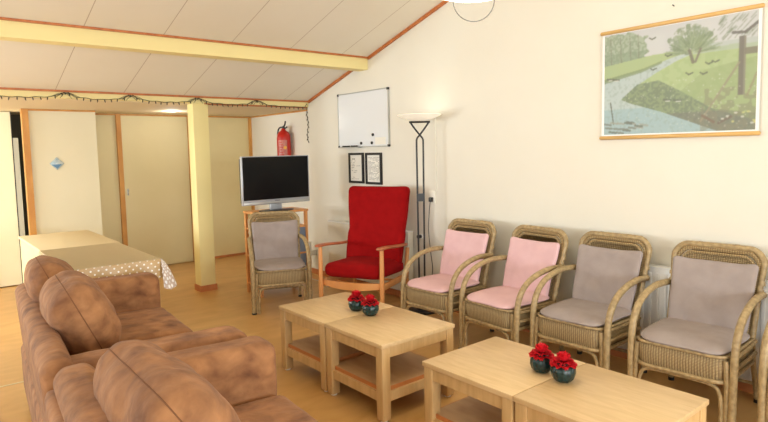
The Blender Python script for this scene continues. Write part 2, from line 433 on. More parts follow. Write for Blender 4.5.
# ------------------------------------------------------------------ rattan armchairs
def rattan_chair(label, loc, rotz):
    t = thing('rattan_armchair', label, 'chair', loc, rotz, 'rattan armchairs around the room')
    bx0 = lambda z: -.20-(z-.38)*.27 if z > .38 else -.20-(.38-z)*.24       # lean of the back line
    # back frame: outer hoop carries down into the rear legs
    def hoop(hw, top, low, flare=.02, rc=.085):
        p = []
        for s in (-1, 1):
            side = [(s*(hw-flare), low), (s*(hw-.012), (low+top)/2), (s*hw, top-rc)]
            arc = [(s*(hw-rc+rc*math.cos(a)), top-rc+rc*math.sin(a)) for a in (R(25), R(50), R(72))]
            pts = side+arc+[(s*(hw-rc-.02), top)]
            p += pts if s < 0 else pts[::-1]
        return [Vector((bx0(z), y, z)) for y, z in p]
    obj('back_frame', tube(nbm(), smooth_path(hoop(.246, .885, .38)), .0175, 10), M['rattan'], t)
    bm = tube(nbm(), smooth_path(hoop(.200, .838, .40, .02, .07)), .011, 8)
    hp = smooth_path(hoop(.222, .862, .40, .02, .078), 5)
    tube(bm, [p+Vector((-.004, 0, 0)) for p in hp], .0150, 8)
    obj('back_rim', bm, M['weave'], t)
    # woven back panel, gently curved
    bm = nbm(); n, mrow = 12, 14; g = []
    for j in range(mrow+1):
        z = .40+(.845-.40)*j/mrow
        hw = .194 if z < .77 else .194-.055*((z-.77)/.075)**2
        g.append([bm.verts.new((bx0(z)-.016*(1-(i/n*2-1)**2)-.002, (i/n*2-1)*hw, z)) for i in range(n+1)])
    for j in range(mrow):
        for i in range(n): bm.faces.new((g[j][i], g[j][i+1], g[j+1][i+1], g[j+1][i]))
    bmesh.ops.solidify(bm, geom=bm.faces[:], thickness=.007)
    obj('woven_back', bm, M['weave'], t)
    # binding wraps
    for y, z in ((-.243, .70), (.243, .70), (-.240, .655), (.240, .655), (-.10, .885), (.10, .885)):
        d = Vector((0, 1, 0)) if z > .8 else Vector((-.26, 0, 1)).normalized()
        c = Vector((bx0(z), y, z)); obj('binding', tube(nbm(), [c-d*.012, c+d*.012], .0195, 10), M['rattan'], t)
    for s in (-1, 1):
        # arm hoop running forward and down into the front leg
        arm = [(bx0(.64)+.0, s*.256, .640), (-.14, s*.262, .648), (-.04, s*.266, .640), (.06, s*.268, .615), (.14, s*.268, .572),
               (.195, s*.268, .510), (.222, s*.267, .43), (.232, s*.266, .32), (.236, s*.265, .16), (.24, s*.264, .0)]
        rr = [.0165]*4+[.018]*6
        sp = smooth_path(arm, 6); nn = len(sp)
        bm = tube(nbm(), sp, [.0200]*nn, 12)
        lg = obj('armrest', bm, M['rattan'], t)
        f = bm = nbm(); cyl(bm, (.24, s*.264, 0), (.24, s*.264, .014), .024, 12)
        obj('rubber_foot', bm, M['blackplastic'], lg)
        # inner front leg doubling the arm pole
        sp = smooth_path([(.236, s*.234, 0), (.238, s*.236, .12), (.238, s*.236, .24), (.236, s*.232, .33), (.232, s*.228, .38)], 4)
        obj('front_leg', tube(nbm(), sp, .013, 10), M['rattan'], t)
        sp = smooth_path([(bx0(.42), s*.228, .42), (-.205, s*.232, .3), (-.24, s*.236, .16), (-.295, s*.24, 0)], 5)
        rl = obj('rear_leg', tube(nbm(), sp, .015, 10), M['rattan'], t)
        obj('rubber_foot', cyl(nbm(), (-.289, s*.24, 0), (-.289, s*.24, .02), .0185), M['blackplastic'], rl)
        # side stretcher and small spiral bracket under the arm
        obj('side_rail', tube(nbm(), smooth_path([(.225, s*.252, .325), (.03, s*.252, .32), (-.205, s*.245, .32)], 5), .012, 8), M['rattan'], t)
        obj('side_rail', tube(nbm(), smooth_path([(.225, s*.252, .385), (.03, s*.252, .382), (-.205, s*.245, .385)], 5), .010, 8), M['rattan'], t)
    # arch brace under the front of the seat
    sp = smooth_path([(.244, -.215, .0), (.244, -.214, .13), (.244, -.205, .20), (.244, -.165, .242), (.244, 0, .248),
                      (.244, .165, .242), (.244, .205, .20), (.244, .214, .13), (.244, .215, .0)], 6)
    obj('front_brace', tube(nbm(), sp, .0105, 8), M['rattan'], t)
    sp = smooth_path([(-.255, -.225, .12), (-.25, 0, .12), (-.255, .225, .12)], 4)
    obj('rear_stretcher', tube(nbm(), sp, .01, 8), M['rattan'], t)
    # woven seat box with rounded front, and its rolled rims
    def outl(hw, xf_, xb, rc):
        pts = [(xb, -hw)]
        for a in range(0, 91, 15): pts.append((xf_-rc+rc*math.sin(R(a)), -hw+rc-rc*math.cos(R(a))))
        for a in range(0, 91, 15): pts.append((xf_-rc+rc*math.cos(R(a)), hw-rc+rc*math.sin(R(a))))
        pts.append((xb, hw)); return pts
    bm = nbm(); lv = []
    for z, k in ((.268, 0), (.29, .007), (.34, .011), (.39, .006), (.402, -.01)):
        lv.append([bm.verts.new((x, y, z)) for x, y in outl(.226+k, .250+k, -.2, .07)])
    for a, b in zip(lv, lv[1:]):
        for i in range(len(a)): j = (i+1) % len(a); bm.faces.new((a[i], a[j], b[j], b[i]))
    bm.faces.new(lv[0][::-1]); bm.faces.new(lv[-1])
    obj('woven_seat', bm, M['weavev'], t, angle=60)
    bm = nbm()
    o_ = outl(.236, .26, -.19, .075)
    tube(bm, [(x, y, .266) for x, y in o_], .0115, 8); tube(bm, [(x, y, .398) for x, y in o_], .0085, 8)
    obj('seat_rim', bm, M['rattan'], t)
    return t

def cushion_pair(name, m, label, loc, rotz, seed=0, group=None):
    t = thing('chair_cushion', label, 'cushion', loc, rotz, group)
    # seat pad: lies on the woven seat, rounded front
    def fs(o, u):
        k = max(0, u[0])
        o.y *= 1-.10*k**3
        o.z += -.014*max(0, u[0]-.55)/.45 + .006*noise.noise(o*7+Vector((seed*3, 0, 0)))
        return o
    bm = softbox(nbm(), (.47, .475, .040), (.09, .09, .02), 16, (0, 0, .008), .003, 7, seed, fs)
    xf(bm, (.035, 0, .427)); obj('seat_pad', bm, m, t)
    def fb(o, u):
        o.y *= 1+.05*u[2] ; o.y += .004*noise.noise(o*5+Vector((seed, 2, 0)))
        o.x += .018*(u[1]**2) - .006 + .007*noise.noise(o*8+Vector((seed, 9, 0)))
        o.z += .012*abs(u[1])**3*(1 if u[2] > 0 else 0)
        return o
    bm = softbox(nbm(), (.036, .445, .405), (.017, .03, .03), 16, (.006, 0, 0), .003, 6, seed+2, fb)
    xf(bm, (-.216, 0, .607), (0, -R(17), 0)); obj('back_pad', bm, m, t)
    return t

CH = [  # x, y, rot (deg, 180 = facing the coffee tables), cushion, labels
    (3.345, 3.30, 181, 'pink', 'rattan armchair with pink cushion beside the black floor lamp', 'pink seat and back cushion on the rattan armchair beside the floor lamp'),
    (3.350, 2.65, 176, 'pink', 'rattan armchair with pink cushion, standing between a pink and a grey cushioned one', 'pink cushion on the second armchair, next to the grey cushioned armchair'),
    (3.405, 2.055, 180, 'mauve', 'rattan armchair with grey cushion standing next to the pink cushioned armchairs', 'creased grey mauve cushion on the armchair next to the pink ones'),
    (3.42, 1.385, 183, 'mauve', 'rattan armchair with grey cushion in front of the white radiator under the wall chart', 'grey mauve cushion on the armchair under the right end of the wall chart'),
    (3.42, .715, 183, 'mauve', 'rattan armchair cut off by the right edge of the photo', 'grey cushion on the armchair cut off by the right edge of the photo'),
    (2.77, 5.02, -113, 'mauve', 'rattan armchair with grey cushion in front of the television rack', 'faded grey mauve cushion on the armchair in front of the television'),
]
first = None; cfirst = {}
for i, (x, y, a, c, lab, clab) in enumerate(CH):
    if first is None: first = rattan_chair(lab, (x, y, 0), R(a))
    else: dup(first, (x, y, 0), R(a), lab)
    cushion_pair('chair_cushion', M[c], clab, (x, y, 0), R(a), i+1, {'pink': 'pink chair cushions', 'mauve': 'grey mauve chair cushions'}[c])

# ------------------------------------------------------------------ red high-backed armchair
def red_chair():
    t = thing('high_back_armchair', 'red upholstered high-backed armchair with wooden arms, below the whiteboard', 'armchair', (3.225, 4.225, 0), R(206))
    # local: +x forward, width along y
    def fb(o, u):
        w = 1+.075*max(0, u[2]) - .05*max(0, -u[2])
        if u[2] > -.2: w -= .03*math.exp(-((u[2]+.1)/.25)**2)
        o.y *= w
        o.x += .03*u[1]**2 - .012*math.cos(u[2]*4)
        return o
    bm = softbox(nbm(), (.10, .605, .76), (.045, .05, .05), 22, (.012, 0, 0), .002, 5, 3, fb)
    xf(bm, (-.305, 0, .78), (0, -R(13), 0)); bk = obj('backrest', bm, M['red'], t)
    bm = nbm()
    for s in (-1, 1):
        tube(bm, [(-.235-.23*(z-.5), s*(.105-.0*z), z) for z in (.72, .80, .88, .96)], .0022, 6)
    obj('seam', bm, M['red'], bk)
    def fs(o, u):
        o.x += .05*(1-u[1]**2)*max(0, u[0]); o.z += .012*(1-u[1]**2)
        return o
    bm = softbox(nbm(), (.55, .585, .13), (.06, .09, .055), 18, (0, 0, .01), .002, 5, 5, fs)
    xf(bm, (.0, 0, .425), (0, -R(3), 0)); obj('seat', bm, M['red'], t)
    # curved front rail
    bm = nbm(); L = []
    for k in range(17):
        y = -.30+.6*k/16; x = .262+.06*(1-(y/.30)**2)
        L.append([bm.verts.new(p) for p in ((x, y, .285+.02*(y/.3)**2), (x, y, .352), (x-.03, y, .352), (x-.03, y, .285+.02*(y/.3)**2))])
    for a, b in zip(L, L[1:]):
        for q in range(4): bm.faces.new((a[q], a[(q+1) % 4], b[(q+1) % 4], b[q]))
    bm.faces.new(L[0]); bm.faces.new(L[-1][::-1])
    obj('front_rail', bm, M['beech'], t)
    for s in (-1, 1):
        obj('leg', tube(nbm(), [(.288, s*.304, 0), (.286, s*.304, .3), (.28, s*.304, .655)], [.014, .022, .017], 14), M['beech'], t)
        obj('leg', tube(nbm(), [(-.40, s*.285, 0), (-.30, s*.285, .33), (-.34, s*.29, .575)], [.015, .02, .017], 12), M['beech'], t)
        obj('side_rail', bx(-.31, .27, s*.30-.012, s*.30+.012, .29, .345, bev=.004), M['beech'], t)
        def fa(o, u):
            o.z += -.014*max(0, u[0])**3 + .01*max(0, -u[0])**2; o.y *= 1+.25*u[0]; return o
        bm = softbox(nbm(), (.62, .062, .028), (.03, .03, .012), 10, fn=fa); xf(bm, (.03, s*.304, .642), (0, -R(6.5), 0)); obj('armrest', bm, M['beechdark'], t)
    obj('stretcher', cyl(nbm(), (-.33, -.285, .25), (-.33, .285, .25), .012), M['beech'], t)
    return t
red_chair()

# ------------------------------------------------------------------ coffee tables
def coffee_table(label, loc):
    t = thing('coffee_table', label, 'table', loc, 0, 'square oak coffee tables')
    hx, hy, H = .285, .2800, .45
    obj('tabletop', bx(-hx, hx, -hy, hy, H-.024, H, bev=.003), M['oak'], t)
    L = .058
    for sx in (-1, 1):
        for sy in (-1, 1):
            x0 = sx*(hx-.006); y0 = sy*(hy-.006)
            lg = obj('leg', bx(min(x0, x0-sx*L), max(x0, x0-sx*L), min(y0, y0-sy*L), max(y0, y0-sy*L), .012, H-.024, bev=.004), M['oakleg'], t)
            c = (x0-sx*L/2, y0-sy*L/2)
            obj('glide', cyl(nbm(), (*c, 0), (*c, .012), .02), M['offwhite'], lg)
    ix, iy = hx-.006-L, hy-.006-L
    for s in (-1, 1):
        for (z0, z1) in ((H-.024-.062, H-.024), (.115, .168)):
            nm = 'apron' if z0 > .3 else 'lower_rail'
            obj(nm, bx(-ix, ix, min(s*(hy-.012), s*(hy-.030)), max(s*(hy-.012), s*(hy-.030)), z0, z1), M['oakleg'], t, smooth=False)
            obj(nm, bx(min(s*(hx-.012), s*(hx-.030)), max(s*(hx-.012), s*(hx-.030)), -iy, iy, z0, z1), M['oakleg'], t, smooth=False)
    bm = nbm(); box(bm, -ix-.03, ix+.03, -iy+.0, iy-.0, .168, .190); box(bm, -ix, ix, -iy-.03, -iy, .168, .190); box(bm, -ix, ix, iy, iy+.03, .168, .190)
    sh = obj('shelf', bm, M['oakshelf'], t, smooth=False)
    bm = nbm()
    for s in (-1, 1):
        box(bm, min(s*(ix+.03), s*(ix+.034)), max(s*(ix+.03), s*(ix+.034)), -iy, iy, .168, .1895)
        box(bm, -ix, ix, min(s*(iy+.03), s*(iy+.034)), max(s*(iy+.03), s*(iy+.034)), .168, .1895)
    obj('shelf_edging', bm, M['oakedge'], sh, smooth=False)
    bm = nbm()
    for s in (-1, 1): cyl(bm, (s*.12, -hy+.029, .372), (s*.12, -hy+.04, .372), .009)
    return t
ct = coffee_table('square oak coffee table nearest the red armchair, far end of its pair', (2.212, 3.235, 0))
dup(ct, (2.212, 2.672, 0), 0, 'square oak coffee table nearest the camera in the far pair')
dup(ct, (2.212, 1.795, 0), 0, 'square oak coffee table of the near pair, further from the camera')
dup(ct, (2.212, 1.232, 0), 0, 'square oak coffee table cut off by the bottom edge of the photo')

# ------------------------------------------------------------------ vases with red flowers
def flower_bm(seed, n_r=((0, 5, .010, .95), (1, 7, .020, .75), (2, 9, .030, .45), (3, 10, .038, .15))):
    bm = nbm(); r_ = random.Random(seed)
    for ring, n, rad, tilt in n_r:
        for k in range(n):
            a = 2*PI*k/n+ring*.4+r_.uniform(-.15, .15); hgt = .03-ring*.006
            w = .014+.003*ring; L = .022+.004*ring; G = []
            for i in range(4):
                f = i/3; row = []
                for j in (-1, -.5, 0, .5, 1):
                    ww = w*math.sin(PI*(.2+.7*f))*(1+.12*r_.uniform(-1, 1))
                    rr = rad*.45+L*f*(1-tilt*.55); z = hgt+L*f*tilt-.006*(j*j)*(-1)+(.004*math.sin(6*j+k) if i == 3 else 0)-(.010*f*f if ring > 1 else 0)
                    row.append(bm.verts.new((rr*math.cos(a)-ww*j*math.sin(a), rr*math.sin(a)+ww*j*math.cos(a), z)))
                G.append(row)
            for i in range(3):
                for j in range(4): bm.faces.new((G[i][j], G[i][j+1], G[i+1][j+1], G[i+1][j]))
    bmesh.ops.solidify(bm, geom=bm.faces[:], thickness=.0012)
    return bm
def vase(label, loc, rot, s=1.0, seed=1, group=''):
    t = thing('flower_vase', label, 'vase', loc, rot, group)
    prof = [(.020, 0), (.032, .004), (.044, .018), (.050, .038), (.049, .054), (.041, .070), (.030, .078), (.026, .082), (.022, .079), (.026, .068), (.038, .05), (.03, .02)]
    obj('vase_body', lathe(nbm(), [(r*s, z*s) for r, z in prof], seg=60, rib=.025, nrib=12), M['vase'], t)
    bm = flower_bm(seed); bmesh.ops.transform(bm, matrix=Matrix.Translation((0, 0, .060*s)) @ Matrix.Scale(1.15*s, 4), verts=bm.verts[:])
    obj('flower', bm, M['petal'], t, angle=80)
    return t
vg = 'teal vases of red flowers on the coffee tables'
vase('dark teal vase of red flowers on the far tables, left of its pair', (2.245, 3.041, .45), .3, 1.08, 1, vg)
vase('dark teal vase of red flowers on the far tables, right of its pair', (2.243, 2.891, .45), .9, 1.08, 2, vg)
vase('dark teal vase of red flowers on the near tables, left of its pair', (2.246, 1.593, .45), 1.4, 1.08, 3, vg)
vase('dark teal vase of red flowers on the near tables, right of its pair', (2.222, 1.461, .45), 2.2, 1.08, 4, vg)

# ------------------------------------------------------------------ brown suede sofas
SR = R(-4.5)     # direction of the sofas' length
def soft(name, size, r, loc, par, seed, rot=(0, 0, 0), bulge=(0, 0, 0), wr=.006, wf=5, n=18, fn=None, m='suede'):
    bm = softbox(nbm(), size, r, n, bulge, wr, wf, seed, fn); xf(bm, loc, rot)
    return obj(name, bm, M[m], par, angle=80)
def sofa(label, loc, L, bt=.125, ledge=False):
    """local x = depth (0 back .. .87 front), y = length 0..L"""
    t = thing('sofa', label, 'sofa', loc, SR, 'brown suede sofas')
    soft('sofa_base', (.82, L-.04, .30), (.04, .04, .04), (.445, L/2, .21), t, 1, wr=.002)
    soft('backrest', (bt, L, .68), (.06, .05, .06), (.045+bt/2, L/2, .385), t, 2, (0, -R(4), 0), wr=.004, wf=7, n=30)
    a = .205
    for y in (a/2, L-a/2):
        soft('armrest', (.79, a, .62), (.07, .06, .06), (.465, y, .385), t, 3+int(y*10), wr=.0035, wf=7, n=26)
    y0 = a; y1 = L-a; n = 2; w = (y1-y0)/n
    for k in range(n):
        soft('seat_cushion', (.70, w-.004, .17), (.06, .05, .06), (.525, y0+w*(k+.5), .40), t, 11+k, wr=.006, bulge=(0, 0, .02), n=22)
    if ledge: soft('back_ledge', (.07, L-.01, .60), (.03, .03, .03), (.028, L/2, .345), t, 31, wr=.002, wf=7, n=20)
    for (x, y) in ((.08, .08), (.80, .08), (.08, L-.08), (.80, L-.08)):
        obj('foot', cyl(nbm(), (x, y, 0), (x, y, .07), .025), M['black'], t)
    return t
def sl(ox, oy, x, y, z):      # sofa local -> world
    c, s = math.cos(SR), math.sin(SR); return (ox+x*c-y*s, oy+x*s+y*c, z)
S1 = (.314, 2.46); S2 = (.205, .645)
sofa('brown suede sofa with two loose pillows, in front of the dining table', (S1[0], S1[1], 0), 1.80)
sofa('brown suede sofa nearest the camera, cut off by the bottom edge of the photo', (S2[0], S2[1], 0), 1.80, .15, True)
def pillow(label, loc, size, rot, seed, r=(.10, .14, .14), bulge=(.02, .0, .0), wr=.012):
    t = softbox(nbm(), size, r, 29, bulge, wr, 8, seed)
    ring = sorted([v.co.copy() for v in t.verts if abs(v.co.x) < .0045 and math.hypot(v.co.y/size[1], v.co.z/size[2]) > .42], key=lambda c: math.atan2(c.z, c.y))
    pts = [p for i, p in enumerate(ring) if i == 0 or (p-ring[i-1]).length > .004]
    o = obj('sofa_pillow', t, M['suede'], None, angle=80); o.location = loc; o.rotation_euler = rot
    tag(o, label, 'cushion', 'loose brown suede back pillows')
    obj('seam', tube(nbm(), pts, .0024, 6, closed=True), M['suededark'], o)
    return o
pillow('plump brown suede pillow at the far end of the far sofa', sl(*S1, .205, 1.30, .755), (.20, .50, .38), (0, -R(24), SR), 3)
pillow('large brown suede pillow on the near half of the far sofa', sl(*S1, .258, .735, .715), (.235, .56, .40), (0, -R(24), SR), 5)
pillow('large pale brown suede pillow on the near sofa', sl(*S2, .285, 1.19, .69), (.23, .74, .38), (0, -R(30), SR+R(4)), 8)

# ------------------------------------------------------------------ dining tables and dotted cloth
def dining(label, loc, lx, ly):
    t = thing('dining_table', label, 'table', loc, 0)
    obj('tabletop', bx(-lx/2, lx/2, -ly/2, ly/2, .722, .747, bev=.002), M['oak'], t)
    for sx in (-1, 1):
        for sy in (-1, 1):
            x, y = sx*(lx/2-.045), sy*(ly/2-.045)
            obj('leg', bx(x-.022, x+.022, y-.022, y+.022, 0, .722), M['oakleg'], t, smooth=False)
    obj('apron', bx(-lx/2+.03, lx/2-.03, -ly/2+.03, ly/2-.03, .66, .722), M['oakleg'], t, smooth=False)
    return t
dining('long table under the dotted cloth behind the far sofa', (1.10, 4.83, 0), .58, 1.09)
sb = thing('sideboard', 'low beige sideboard standing behind the cloth covered table', 'sideboard', (1.115, 5.985, 0))
obj('top', bx(-.305, .305, -.585, .585, .725, .748, bev=.002), M['cloth'], sb)
obj('body', bx(-.295, .295, -.575, .575, .05, .725), M['door2'], sb, smooth=False)
for k in (-1, 1):
    dd = obj('door', bx(.295, .308, min(k*.005, k*.57), max(k*.005, k*.57), .07, .71, bev=.002), M['door2'], sb)
    obj('knob', cyl(nbm(), (.308, k*.05, .42), (.33, k*.05, .42), .012), M['alu'], dd)
obj('plinth', bx(-.28, .28, -.56, .56, 0, .05), M['base'], sb, smooth=False)
def cloth():
    x0, x1, y0, y1, z = .80, 1.40, 4.27, 5.385, .750
    hang = .135
    bm = nbm(); uvl = bm.loops.layers.uv.new()
    # polyline of the border, walked with drop and ripple; top is plain and pale, glare painted over its dots
    fr = [bm.verts.new(p) for p in ((x0, y0, z), (x1, y0, z), (x1, y1, z), (x0, y1, z))]
    top = bm.faces.new(fr); top.material_index = 0
    for l in top.loops: l[uvl].uv = (l.vert.co.x, l.vert.co.y)
    def skirt(p, q, nrm, seg, mi, flare=.012):
        rows = []
        p = Vector(p); q = Vector(q); nrm = Vector(nrm); Ln = (q-p).length
        for i in range(seg+1):
            f = i/seg; c = p.lerp(q, f); col = []
            for j in range(7):
                g = j/6; out = .004*min(1, j)+flare*g*(1+math.sin(f*Ln*26))*.8
                v = bm.verts.new(c+nrm*out-Vector((0, 0, hang*g))); col.append((v, (f*Ln, g*hang)))
            rows.append(col)
        for i in range(seg):
            for j in range(6):
                a, b, c_, d = rows[i][j], rows[i+1][j], rows[i+1][j+1], rows[i][j+1]
                fc = bm.faces.new((a[0], b[0], c_[0], d[0])); fc.material_index = mi
                for l, u in zip(fc.loops, (a[1], b[1], c_[1], d[1])): l[uvl].uv = u
    skirt((x0, y0, z), (x1, y0, z), (0, -1, 0), 30, 1)
    skirt((x1, y0, z), (x1, y1, z), (1, 0, 0), 30, 1)
    skirt((x0, y1, z), (x0, y0, z), (-1, 0, 0), 30, 1)
    bmesh.ops.remove_doubles(bm, verts=bm.verts[:], dist=.0006)
    o = obj('tablecloth', bm, None, mats=[M['cloth'], M['clothdots']], angle=50)
    tag(o, 'beige oilcloth with white dots over the long table, glare painted as a plain top', 'tablecloth')
    # loose corner hanging down, flaring
    bm = nbm(); uvl = bm.loops.layers.uv.new(); rows = []
    for i in range(9):
        f = i/8; col = []
        a = R(-100+110*f)
        for j in range(9):
            g = j/8; rr = .006+.09*g*(1+.25*math.sin(f*9)); dz = .23*g**.9*(1-.25*abs(f-.5)) 
            col.append((bm.verts.new((x1-.004+rr*math.cos(a)*.9, y0+.004+rr*math.sin(a)*.9, z+.001-dz*(.35+.65*g))), (f*.22, g*.24)))
        rows.append(col)
    for i in range(8):
        for j in range(8):
            a, b, c_, d = rows[i][j], rows[i+1][j], rows[i+1][j+1], rows[i][j+1]
            fc = bm.faces.new((a[0], b[0], c_[0], d[0]))
            for l, u in zip(fc.loops, (a[1], b[1], c_[1], d[1])): l[uvl].uv = u
    obj('hanging_corner', bm, M['lace'], o, angle=60)['label'] = 'whitish dotted corner of the cloth'
cloth()

# ------------------------------------------------------------------ television, rack
tv = thing('television', 'flat black television with silver bezel on the rack in the corner', 'television', (3.055, 5.54, .885))
obj('casing', bx(-.405, .405, -.03, .0, .075, .585, bev=.006), M['silver'], tv)
obj('back_shell', bx(-.39, .39, .0, .06, .09, .57, bev=.02), M['blackplastic'], tv)
obj('screen', bx(-.39, .39, -.034, -.03, .128, .576), M['screen'], tv, smooth=False)
bm = nbm(); rr = random.Random(3)
for k in range(5): box(bm, -.028+k*.0115, -.028+k*.0115+.008, -.0325, -.030, .108, .115)
obj('maker_mark', bm, M['ink'], tv, smooth=False)
obj('speaker_strip', bx(-.39, .39, -.0335, -.030, .082, .102, bev=.001), M['alu'], tv)
obj('neck', bx(-.07, .07, .002, .03, .012, .09, bev=.004), M['silver'], tv)
obj('foot', lathe(nbm(), [(.20, 0), (.20, .006), (.15, .012), (.05, .016)], seg=40, M4=Matrix.Scale(.62, 4, (0, 1, 0))), M['blackplastic'], tv)
rk = thing('television_rack', 'wooden shelf rack with blue grey posts under the television', 'rack', (3.08, 5.60, 0))
obj('top_shelf', bx(-.30, .30, -.18, .18, .862, .885, bev=.003), M['beech'], rk)
obj('shelf', bx(-.29, .29, -.17, .17, .69, .708), M['beech'], rk, smooth=False)
obj('shelf', bx(-.29, .29, -.17, .17, .40, .418), M['beech'], rk, smooth=False)
obj('shelf', bx(-.29, .29, -.17, .17, .10, .118), M['beech'], rk, smooth=False)
for sx in (-1, 1):
    for sy in (-1, 1):
        obj('post', bx(sx*.28-.014, sx*.28+.014, sy*.15-.018, sy*.15+.018, 0, .862), M['beech'], rk, smooth=False)
obj('side_panel', bx(.19, .262, -.166, -.15, .118, .69), M['bluegrey'], rk, smooth=False)
# ------------------------------------------------------------------ fire extinguisher
ex = thing('fire_extinguisher', 'red fire extinguisher hanging on the wall above the television', 'fire extinguisher', (XR-.108, 6.83, 1.27), R(0))
obj('cylinder', lathe(nbm(), [(.03, .0), (.078, .005), (.083, .03), (.083, .38), (.078, .42), (.06, .455), (.032, .475), (.026, .49), (.02, .50)], seg=32), M['extred'], ex)
bm = nbm()
def curved(bm, r, a0, a1, z0, z1, n=8):
    g = []
    for i in range(n+1):
        a = a0+(a1-a0)*i/n; g.append([bm.verts.new((r*math.cos(a), r*math.sin(a), z)) for z in (z0, z1)])
    for a, b in zip(g, g[1:]): bm.faces.new((a[0], b[0], b[1], a[1]))
    return bm
obj('paper_label', curved(nbm(), .0840, R(190), R(268), .12, .36), M['label'], ex)['label'] = 'pale printed label'
bm = nbm()
for k, z in enumerate((.33, .30, .27, .24, .21, .18, .15)): curved(bm, .0846, R(200), R(225+8*(k % 3)), z, z+.008)
obj('label_text', bm, M['extred'], ex)
obj('yellow_mark', lathe(nbm(), [(.02, 0), (.02, .002)], seg=16, M4=Matrix.Translation((.0838*math.cos(R(250)), .0838*math.sin(R(250)), .27)) @ Matrix.Rotation(R(250), 4, 'Z') @ Matrix.Rotation(PI/2, 4, 'Y')), M['yellow'], ex)
ex.scale = (1.1, 1.1, 1.1)
bm = nbm(); cyl(bm, (0, 0, .495), (0, 0, .525), .018); tube(bm, smooth_path([(0, -.0, .52), (-.0, -.035, .54), (-.01, -.07, .58)], 4), .010, 8)
tube(bm, smooth_path([(0, 0, .50), (0, -.04, .50), (-.0, -.085, .515)], 4), .008, 8)
obj('valve_handle', bm, M['blackplastic'], ex)
obj('hose', tube(nbm(), smooth_path([(0, .015, .508), (-.01, .05, .515), (-.02, .085, .49), (-.025, .098, .43), (-.03, .09, .35), (-.035, .088, .22)], 6), .009, 10), M['blackplastic'], ex)
obj('wall_bracket', bx(.078, .095, -.03, .03, .33, .43), M['alu'], ex, smooth=False)

# ------------------------------------------------------------------ whiteboard, notices
wb = thing('whiteboard', 'small whiteboard in a metal frame above the red armchair', 'whiteboard', (XW, 5.01, 1.84))
hy, hz = .445, .297
obj('board', bx(-.016, -.002, -hy+.008, hy-.008, -hz+.008, hz-.008), M['boardwhite'], wb, smooth=False)
bm = nbm()
for a in ((-hy, hy, hz-.010, hz), (-hy, hy, -hz, -hz+.010), (-hy, -hy+.010, -hz+.01, hz-.01), (hy-.010, hy, -hz+.01, hz-.01)): box(bm, -.021, -.0, *a)
obj('frame', bm, M['alu'], wb, smooth=False)
for sy in (-1, 1):
    for sz in (-1, 1):
        y, z = sy*(hy-.009), sz*(hz-.009); obj('corner_cap', bx(-.024, .0, y-.012, y+.012, z-.012, z+.012, bev=.003), M['black'], wb)
obj('pen_tray', bx(-.07, -.021, .02, .36, -hz-.008, -hz+.004), M['alu'], wb, smooth=False)
for (y0, y1, nm) in ((.20, .33, 'black'), (.06, .17, 'black')):
    o = obj('marker_pen', cyl(nbm(), (XW-.046, 5.01+y0, 1.84-hz+.0125), (XW-.046, 5.01+y1, 1.84-hz+.0125), .008), M[nm]); tag(o, 'dark marker pen in the whiteboard tray, ' + ('nearer the left corner' if y0 > .1 else 'further from the left corner'), 'pen', 'marker pens in the whiteboard tray')
for k, (y, z) in enumerate(((-.185, -.17), (-.165, -.255), (.02, -.255))):
    o = obj('magnet', cyl(nbm(), (XW-.0165, 5.01+y, 1.84+z), (XW-.026, 5.01+y, 1.84+z), .0155, 16), M['black'])
    tag(o, ['round black magnet on the whiteboard, topmost of three', 'round black magnet on the whiteboard, directly below the topmost', 'round black magnet on the whiteboard, leftmost of three'][k], 'magnet', 'black magnets on the whiteboard')
o = obj('paper_label', bx(XW-.0175, XW-.0165, 4.62, 4.795, 1.565, 1.64), M['paper'], smooth=False); tag(o, 'small white paper label in the lower right of the whiteboard', 'label')
def notice(label, y0, y1, z0, z1, seed):
    t = thing('framed_notice', label, 'picture frame', (XW, (y0+y1)/2, (z0+z1)/2), 0, 'framed notices')
    a, b = (y1-y0)/2, (z1-z0)/2; bm = nbm(); w = .024
    for q in ((-a, a, b-w, b), (-a, a, -b, -b+w), (-a, -a+w, -b+w, b-w), (a-w, a, -b+w, b-w)): box(bm, -.02, 0, *q)
    obj('frame', bm, M['black'], t, smooth=False)
    obj('sheet', bx(-.008, -.002, -a+w, a-w, -b+w, b-w), M['paper'], t, smooth=False)
    r_ = random.Random(seed); bm = nbm(); z = b-w-.03
    while z > -b+w+.02:
        x = a-w-.018; e = -(a-w-.018)
        while x > e:
            l = r_.uniform(.008, .03)
            if r_.random() < .8: box(bm, -.0088, -.008, max(e, x-l), x, z, z+(.009 if (seed == 2 and z > .09) else .0035))
            x -= l+.006
            if seed == 2 and r_.random() < .3: break
        z -= .013 if seed == 3 else .018
    obj('printed_text', bm, M['ink'], t, smooth=False)
notice('black framed notice under the whiteboard, left of the pair', 5.01, 5.275, 1.150, 1.482, 2)
notice('black framed notice under the whiteboard, right of the pair', 4.70, 4.97, 1.145, 1.480, 3)

